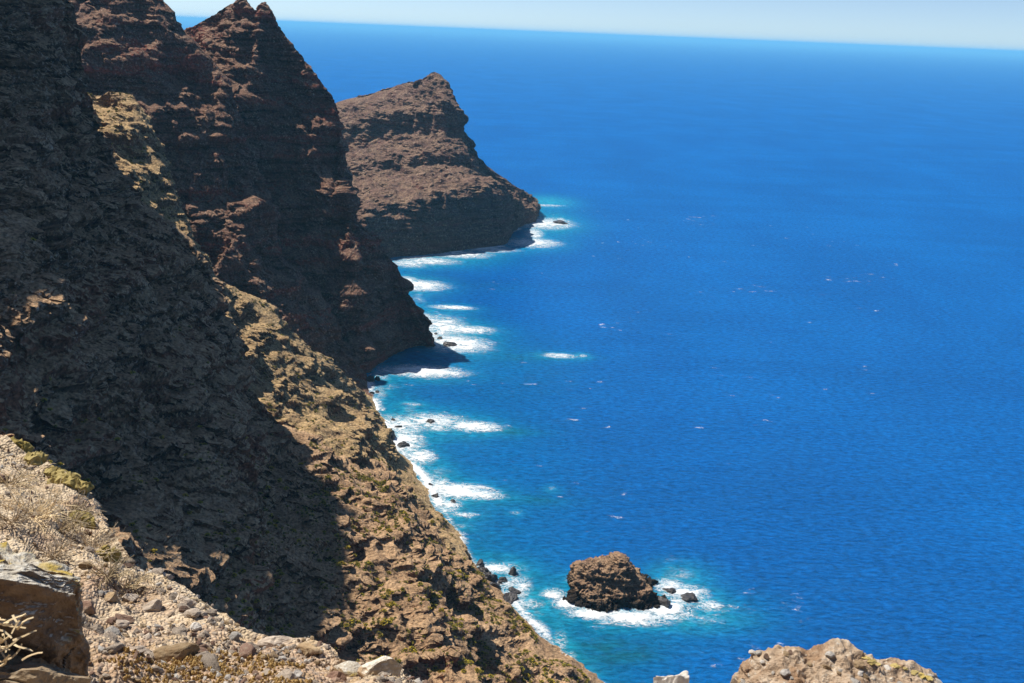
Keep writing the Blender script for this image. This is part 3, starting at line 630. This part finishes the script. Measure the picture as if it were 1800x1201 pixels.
for k in range(200):
    i = rs.choice(ci); sz = 0.02+0.075*rs.rand()**3
    grey = rs.rand() < 0.62
    o = bpy.data.objects.new("stone", (STM if grey else STM2)[rs.randint(10)]); COL.objects.link(o)
    o.location = (QG[i]+np.array([0, 0, sz*0.2])).tolist(); o.scale = (sz*rs.uniform(.9, 1.5), sz, sz*rs.uniform(.5, .8)); o.rotation_euler = (rs.uniform(-.3, .3), rs.uniform(-.3, .3), rs.uniform(0, 6.3))
    o["category"] = "stone"; o["group"] = "loose stones on the ledge"; o["label"] = "small grey stone loose on the foreground ledge" if grey else "small tan stone loose on the foreground ledge"
v1, f1 = ICO[1]; Vs, Fs, ms = [], [], []
pg = smooth(-0.35, 0.5, fbm(QG[ci]/0.9, 3, 191)); pg = pg/pg.sum()
for k, i in enumerate(rs.choice(ci, 3400, p=pg)):
    sz = 0.005+0.026*rs.rand()**3
    V = v1*(1+0.3*rs.normal(size=(len(v1), 1)).clip(-1, 1))*np.array([sz*1.3, sz, sz*0.7])@np.linalg.qr(rs.normal(size=(3, 3)))[0]+QG[i]+NG[i]*sz*0.3+rs.normal(size=3)*0.01*np.array([1, 1, 0])
    Vs.append(V); Fs.append(f1+k*len(v1)); ms.append(np.full(len(f1), rs.choice([0, 0, 1, 2, 3])))
obj("gravel", np.concatenate(Vs), np.concatenate(Fs), M_st, midx=np.concatenate(ms), kind='stuff', label="loose gravel strewn over the foreground ledge")

# ------------------------------------------------------------------ boulders
def hexa(name, corners, nn, rough, seed, mat, **kw):
    """block from eight corners (front bottom-left, bottom-right, top-right, top-left, then the same behind), worn and chipped"""
    c = np.array(corners, float); t = np.linspace(0, 1, nn); V = []; F = []; k = 0
    quads = [(0, 1, 2, 3), (1, 5, 6, 2), (5, 4, 7, 6), (4, 0, 3, 7), (3, 2, 6, 7), (4, 5, 1, 0)]
    a, b = np.meshgrid(t, t, indexing='ij'); a, b = a.ravel()[:, None], b.ravel()[:, None]
    for q in quads:
        p = c[list(q)]; V.append((1-a)*(1-b)*p[0]+a*(1-b)*p[1]+a*b*p[2]+(1-a)*b*p[3]); F.append(grid_faces(nn, nn)+k); k += nn*nn
    V = np.concatenate(V); F = np.concatenate(F)
    m = c.mean(0); sz = np.abs(c-m).max(0)
    q = (V-m)/sz; r = np.linalg.norm(q, axis=1); V = m+(V-m)*(1-0.13*smooth(1.15, 1.75, r))[:, None]       # rounded corners
    n = (V-m)/np.linalg.norm(V-m, axis=1)[:, None]; L = sz.mean()
    d = fbm(V/(L*0.9), 3, seed)*rough*L + ridged(V/(L*0.45), 4, seed+3, 0.55)*rough*0.6*L - smooth(0.02, 0.0, np.abs(perlin(V/(L*0.8), seed+9)))*0.05*L
    d = d+np.tanh(perlin(V/(L*0.42), seed+11)*6)*0.045*L+np.tanh(perlin(V/(L*0.2), seed+12)*6)*0.018*L
    V = V+n*d[:, None]
    o = obj(name, V, F, mat, **kw)
    bm = bmesh.new(); bm.from_mesh(o.data); bmesh.ops.remove_doubles(bm, verts=bm.verts, dist=1e-4); bmesh.ops.recalc_face_normals(bm, faces=bm.faces); bm.to_mesh(o.data); bm.free()
    return o
M_bld = stone_material("lichen_boulder", (0.13, 0.085, 0.055), (0.24, 0.17, 0.11), (0.30, 0.19, 0.10), 4.5, 0.06, 0.0, False, 0.9)
M_bld2 = stone_material("ochre_boulder", (0.38, 0.27, 0.16), (0.46, 0.35, 0.23), (0.33, 0.21, 0.13), 4, 0.04, 0.3)
bo = hexa("boulder", [at(-120, 1215, 4.95), at(143, 1190, 5.25), at(147, 1042, 5.05), at(-120, 1000, 4.75),
      at(-120, 1130, 6.2), at(110, 1130, 6.3), at(112, 1002, 6.0), at(-120, 900, 6.0)], 100, 0.13, 151, M_bld, label="big dark faced boulder with pale lichened top at the left edge", category="boulder")
hexa("boulder", [at(-110, 1290, 4.5), at(190, 1290, 4.6), at(158, 1195, 4.75), at(-110, 1165, 4.55), at(-110, 1260, 5.3), at(170, 1240, 5.2), at(70, 1143, 5.1), at(-110, 1130, 5.1)], 80, 0.14, 161, M_bld2,
     label="sunlit ochre boulder in the bottom left corner", category="boulder")
# outcrop on the right: crest line, then down towards the camera and over the drop behind
CREST = [(1290, 1240), (1302, 1190), (1332, 1160), (1380, 1147), (1420, 1152), (1455, 1146), (1480, 1139), (1515, 1152), (1540, 1166), (1570, 1168), (1602, 1178), (1632, 1190), (1660, 1212), (1685, 1270)]
rows = [[], [], [], [], [], []]
for j, (px, py) in enumerate(CREST):
    e = at(px, py, 9.0)
    rows[0].append(e+np.array([0, 0.9, -4.0])); rows[1].append(e+np.array([0, 0.55, -1.2])); rows[2].append(e+np.array([0, 0.18, -0.12])); rows[3].append(e)
    rows[4].append(e+np.array([0, -0.9, -0.32])); rows[5].append(e+np.array([0, -2.2, -1.6]))
PO, _ = net(rows, 190, 240, [0.3, 0.6, 1, 2, 0.8]); so_ = PO.shape; NO = grid_normals(PO); NO = -NO if NO[..., 2].mean() < 0 else NO
QO, nO = PO.reshape(-1, 3), NO.reshape(-1, 3)
QO = QO+nO*(ridged(QO/0.5, 5, 171, 0.6)*0.055-0.01+fbm(QO/0.12, 2, 173)*0.022+np.clip(fbm(QO/0.05, 2, 175), 0, 1)*0.02)[:, None]
FO = grid_faces(*so_[:2]); t_ = QO.reshape(so_)
if np.cross(t_[151, 100]-t_[150, 100], t_[150, 101]-t_[150, 100])[2] < 0: FO = FO[:, ::-1]
M_out = stone_material("tuff_outcrop", (0.33, 0.235, 0.155), (0.46, 0.36, 0.26), (0.27, 0.17, 0.10), 7, 0.05, 0.9)
outc = obj("outcrop", QO, FO, M_out, label="knobbly brown rock outcrop at the bottom right above the sea", category="outcrop")
v, f = ICO[2]; rs = np.random.RandomState(41); M_lich = stone_material("yellow_lichen", (0.38, 0.28, 0.08), (0.48, 0.38, 0.16), None, 9, 0.02)
for px, py in [(1388, 1149), (1397, 1151), (1522, 1157), (1533, 1163), (1541, 1168), (1575, 1171), (1590, 1176), (1605, 1182), (1618, 1188), (1630, 1193)]:
    qx, qy, qf = project(QO); i = np.argmin((qx-px)**2+(qy-py)**2); a = rs.uniform(0.02, 0.04)
    obj("lichen_patch", v*(1+0.25*rs.normal(size=(len(v), 1)))*np.array([a*1.4, a, a*0.45])+QO[i], f, M_lich, parent=outc)
rs = np.random.RandomState(31); ox, oy, of = project(QO); no2 = grid_normals(QO.reshape(so_)).reshape(-1, 3); no2 = -no2 if no2[:, 2].mean() < 0 else no2
oc = np.where((no2[:, 2] > 0.4) & (oy < 1230) & (oy > 1135))[0]
for k in range(46):
    i = rs.choice(oc); sz = rs.uniform(0.02, 0.055); pale = rs.rand() < 0.45
    o = bpy.data.objects.new("stone", (STM2[2] if pale else STM2[rs.choice([0, 1, 3, 4])])); COL.objects.link(o)
    o.location = (QO[i]+np.array([0, 0, sz*0.15])).tolist(); o.scale = (sz*1.3, sz, sz*0.6); o.rotation_euler = (rs.uniform(-.4, .4), rs.uniform(-.4, .4), rs.uniform(0, 6.3))
    o["category"] = "stone"; o["group"] = "stones on the right outcrop"; o["label"] = "small pale stone on the outcrop at the bottom right" if pale else "small brown stone on the outcrop at the bottom right"
hexa("stone", [at(1154, 1320, 7.1), at(1210, 1320, 7.1), at(1211, 1192, 7.35), at(1150, 1194, 7.35), at(1154, 1310, 7.7), at(1210, 1310, 7.7), at(1208, 1186, 7.6), at(1160, 1189, 7.6)], 24, 0.07, 181, M_st[2],
     label="pale flat slab peeping up at the bottom edge beside the islet water", category="stone")

# ------------------------------------------------------------------ dry plants and cushions on the ledge
def tube(V, F, pts, r0, r1):
    k = len(V); pts = np.asarray(pts); m = len(pts)
    for j, p in enumerate(pts):
        d = pts[min(j+1, m-1)]-pts[max(j-1, 0)]; d /= max(np.linalg.norm(d), 1e-6)
        a = np.cross(d, [0.31, 0.2, 0.93]); a /= max(np.linalg.norm(a), 1e-6); b = np.cross(d, a); r = r0+(r1-r0)*j/(m-1)
        for q in range(3): V.append(p+r*(a*math.cos(q*2.094)+b*math.sin(q*2.094)))
    for j in range(m-1):
        for q in range(3): F.append([k+j*3+q, k+j*3+(q+1) % 3, k+j*3+3+(q+1) % 3, k+j*3+3+q])
M_dry = stone_material("dry_stems", (0.52, 0.39, 0.22), (0.66, 0.53, 0.33), (0.42, 0.31, 0.18), 5, 0.005)
M_old = stone_material("grey_stems", (0.36, 0.27, 0.17), (0.50, 0.40, 0.27), None, 5, 0.005)
def dry_shrub(px, py, rad_, stems, seed, label, mat, thick=0.0055):
    rs = np.random.RandomState(seed); p0, _ = ground_at(px, py); V, F, V2, F2 = [], [], [], []; rad_ *= 0.8
    for _ in range(int(stems*1.1)):
        a = rs.uniform(0, 6.28); b = p0*0+np.array([math.cos(a), math.sin(a), 0])*rad_*0.35*rs.rand()
        d = np.array([math.cos(a)*rs.uniform(.3, 1), math.sin(a)*rs.uniform(.3, 1), rs.uniform(.05, .7)]); d /= np.linalg.norm(d); L = rad_*rs.uniform(.5, 1.15)
        pts = [b]; 
        for j in range(4):
            d = d+rs.normal(size=3)*0.22+np.array([0, 0, -0.10]); d /= np.linalg.norm(d); pts.append(pts[-1]+d*L/4)
        tube(V, F, pts, thick, thick*0.4)
        for _ in range(3):
            j = rs.randint(1, 4); e = d+rs.normal(size=3)*0.7; e /= np.linalg.norm(e)
            tube(V2, F2, [pts[j], pts[j]+e*L*0.16+rs.normal(size=3)*0.01, pts[j]+e*L*0.32], thick*0.7, thick*0.3)
    o = obj("dry_shrub", np.array(V), F, mat, label=label, category="dry shrub"); o.location = p0.tolist(); obj("twigs", np.array(V2), F2, mat, parent=o, kind="stuff"); return o
DRY = [(15, 850, .55, 46, "tangled dry shrub at the upper left corner of the ledge", 0), (60, 905, .60, 60, "wide tangle of dry stems between the yellow cushions and the big boulder", 0), (20, 915, .45, 40, "dry stems right above the big boulder's pale top", 1),
       (110, 925, .5, 50, "dry shrub in the centre of the tangle beside the yellow cushion", 0), (165, 965, .42, 44, "dry shrub spreading at the rim below the yellow cushion", 1), (130, 895, .4, 30, "thin dry stems just under the lichened rim", 1),
       (190, 1010, .38, 40, "pale dry grass tuft lower down the rim", 0), (225, 1030, .36, 40, "pale dry grass tuft closest to the grey rim stones", 0), (95, 975, .4, 36, "dry stems behind the boulder's right corner", 1)]
for i, (px, py, r, n, lab, m) in enumerate(DRY): dry_shrub(px, py, r, n, 600+i, lab, (M_dry, M_old)[m])
p0 = at(5, 1120, 4.45); V, F = [], []; rs = np.random.RandomState(77)
for _ in range(46):
    b = p0+np.array([rs.uniform(-.25, .03), rs.uniform(-.05, .15), rs.uniform(-.22, .10)]); d = np.array([rs.uniform(.2, 1), rs.uniform(-.5, .2), rs.uniform(-.1, .6)]); d /= np.linalg.norm(d)
    pts = [b]
    for j in range(4): d = d+rs.normal(size=3)*0.3; d /= np.linalg.norm(d); pts.append(pts[-1]+d*0.03)
    tube(V, F, pts, 0.007, 0.005)
tube(V, F, [p0+np.array([-.2, .1, -.45]), p0+np.array([-.15, .1, -.2]), p0], 0.02, 0.012)
obj("dry_shrub", np.array(V)-p0, F, M_dry, label="stubby pale twigs in front of the big dark boulder", category="dry shrub").location = p0.tolist()
a0, a1, a2, a3 = at(290, 1068, 8.9), at(322, 1052, 8.9), at(345, 1052, 8.9), at(369, 1066, 8.9); V, F = [], []
tube(V, F, [a0, a1, a2, a3], 0.009, 0.005); tube(V, F, [at(362, 1062, 8.9), at(362, 1082, 8.9)], 0.006, 0.005); tube(V, F, [at(312, 1058, 8.9), at(318, 1035, 8.9)], 0.006, 0.003)
obj("dry_twig", np.array(V), F, M_dry, label="single arching dry twig over the rim slabs", category="twig")
V, F = [], []; g0, _ = ground_at(141, 890); tube(V, F, [g0, g0+np.array([.005, 0, .16]), g0+np.array([.01, 0, .36])], 0.007, 0.004)
obj("dry_twig", np.array(V), F, M_dry, label="lone upright dry stalk under the yellow lichened rim", category="twig")

M_cush = leaf_material("yellow_cushion", (0.27, 0.205, 0.06), (0.38, 0.30, 0.12)); M_mat = leaf_material("orange_mat", (0.30, 0.17, 0.05), (0.42, 0.29, 0.12))
def cushion(name, px, py, r, n, seed, label, mat, cat, sz=(0.018, 0.035), flat=0.5, spread=(1, .5)):
    rs = np.random.RandomState(seed); p0, _ = ground_at(px, py); v, f = ICO[2]; V, F, C_ = [], [], []
    for k in range(n):
        a = rs.uniform(0, 6.28); q = r*math.sqrt(rs.rand()); c = p0+np.array([math.cos(a)*q*spread[0], math.sin(a)*q*spread[1], 0])
        if flat < 0.7 and C_: c = C_[rs.randint(len(C_))]+np.array([math.cos(a)*spread[0], math.sin(a)*spread[1], 0])*sz[0]*1.1
        C_.append(c.copy())
        i = np.argmin(((QG[:, :2]-c[:2])**2).sum(1)+np.where(top, 0, 9)); c[2] = np.clip(QG[i, 2], p0[2]-0.5*sz[1], p0[2]+0.8*sz[1])+0.3*sz[0] if flat < 0.7 else QG[i, 2]+0.3*sz[0]
        s_ = rs.uniform(*sz); V.append(v*(1+0.22*rs.normal(size=(len(v), 1)))*np.array([s_, s_, s_*flat*1.6])+c-p0); F.append(f+k*len(v))
    o = obj(name, np.concatenate(V), np.concatenate(F), mat, label=label, category=cat); o.location = p0.tolist()
for i, (px, py, r, n, lab) in enumerate([(12, 784, .45, 60, "yellow green cushion plant highest on the rim at the left edge"), (38, 806, .30, 40, "yellow green cushion plant just below the highest one"), (85, 832, .25, 34, "small yellow green cushion in the middle of the rim"),
        (112, 846, .32, 50, "largest yellow green cushion on the overhanging rim"), (133, 858, .2, 30, "yellow green cushion at the corner of the overhanging rim"), (172, 918, .2, 36, "domed yellow cushion alone lower on the rim"), (205, 985, .16, 18, "small yellow cushion at the rim beside the dry stems")]):
    cushion("cushion_plant", px, py, r, n, 700+i, lab, M_cush, "cushion plant", (0.055, 0.095), 0.62, (.8, .4))
for i, (px, py, r, n, lab) in enumerate([(420, 1165, .55, 420, "wide orange brown mat plant in the middle of the ledge"), (300, 1190, .5, 260, "orange brown mat plant at the bottom edge left of the wide one"), (520, 1192, .42, 240, "orange brown mat plant at the bottom edge right of the wide one"), (418, 1112, .08, 30, "small orange tuft at the rim"), (355, 1172, .35, 160, "pale orange mat plant between the two bottom mats")]):
    cushion("mat_plant", px, py, r, n, 720+i, lab, M_mat, "mat plant", (0.006, 0.016), 1.2, (1, .55))

# ------------------------------------------------------------------ haze
hz = NT("haze_air"); pv = hz.n("ShaderNodeVolumePrincipled"); pv.inputs['Color'].default_value = (0.27, 0.74, 1.0, 1)
pv.inputs['Density'].default_value = 0.000025; pv.inputs['Anisotropy'].default_value = 0.0
hz.l(pv.outputs[0], hz.out.inputs['Volume'])
a, z0, z1 = 255000, -110, 488
hv = [(x, y, z) for z in (z0, z1) for y in (-a, a) for x in (-a, a)]
haze = obj("haze", hv, [(0, 2, 3, 1), (4, 5, 7, 6), (0, 1, 5, 4), (2, 6, 7, 3), (0, 4, 6, 2), (1, 3, 7, 5)], hz.m, kind='stuff', label="thin pale blue sea haze over the coast")
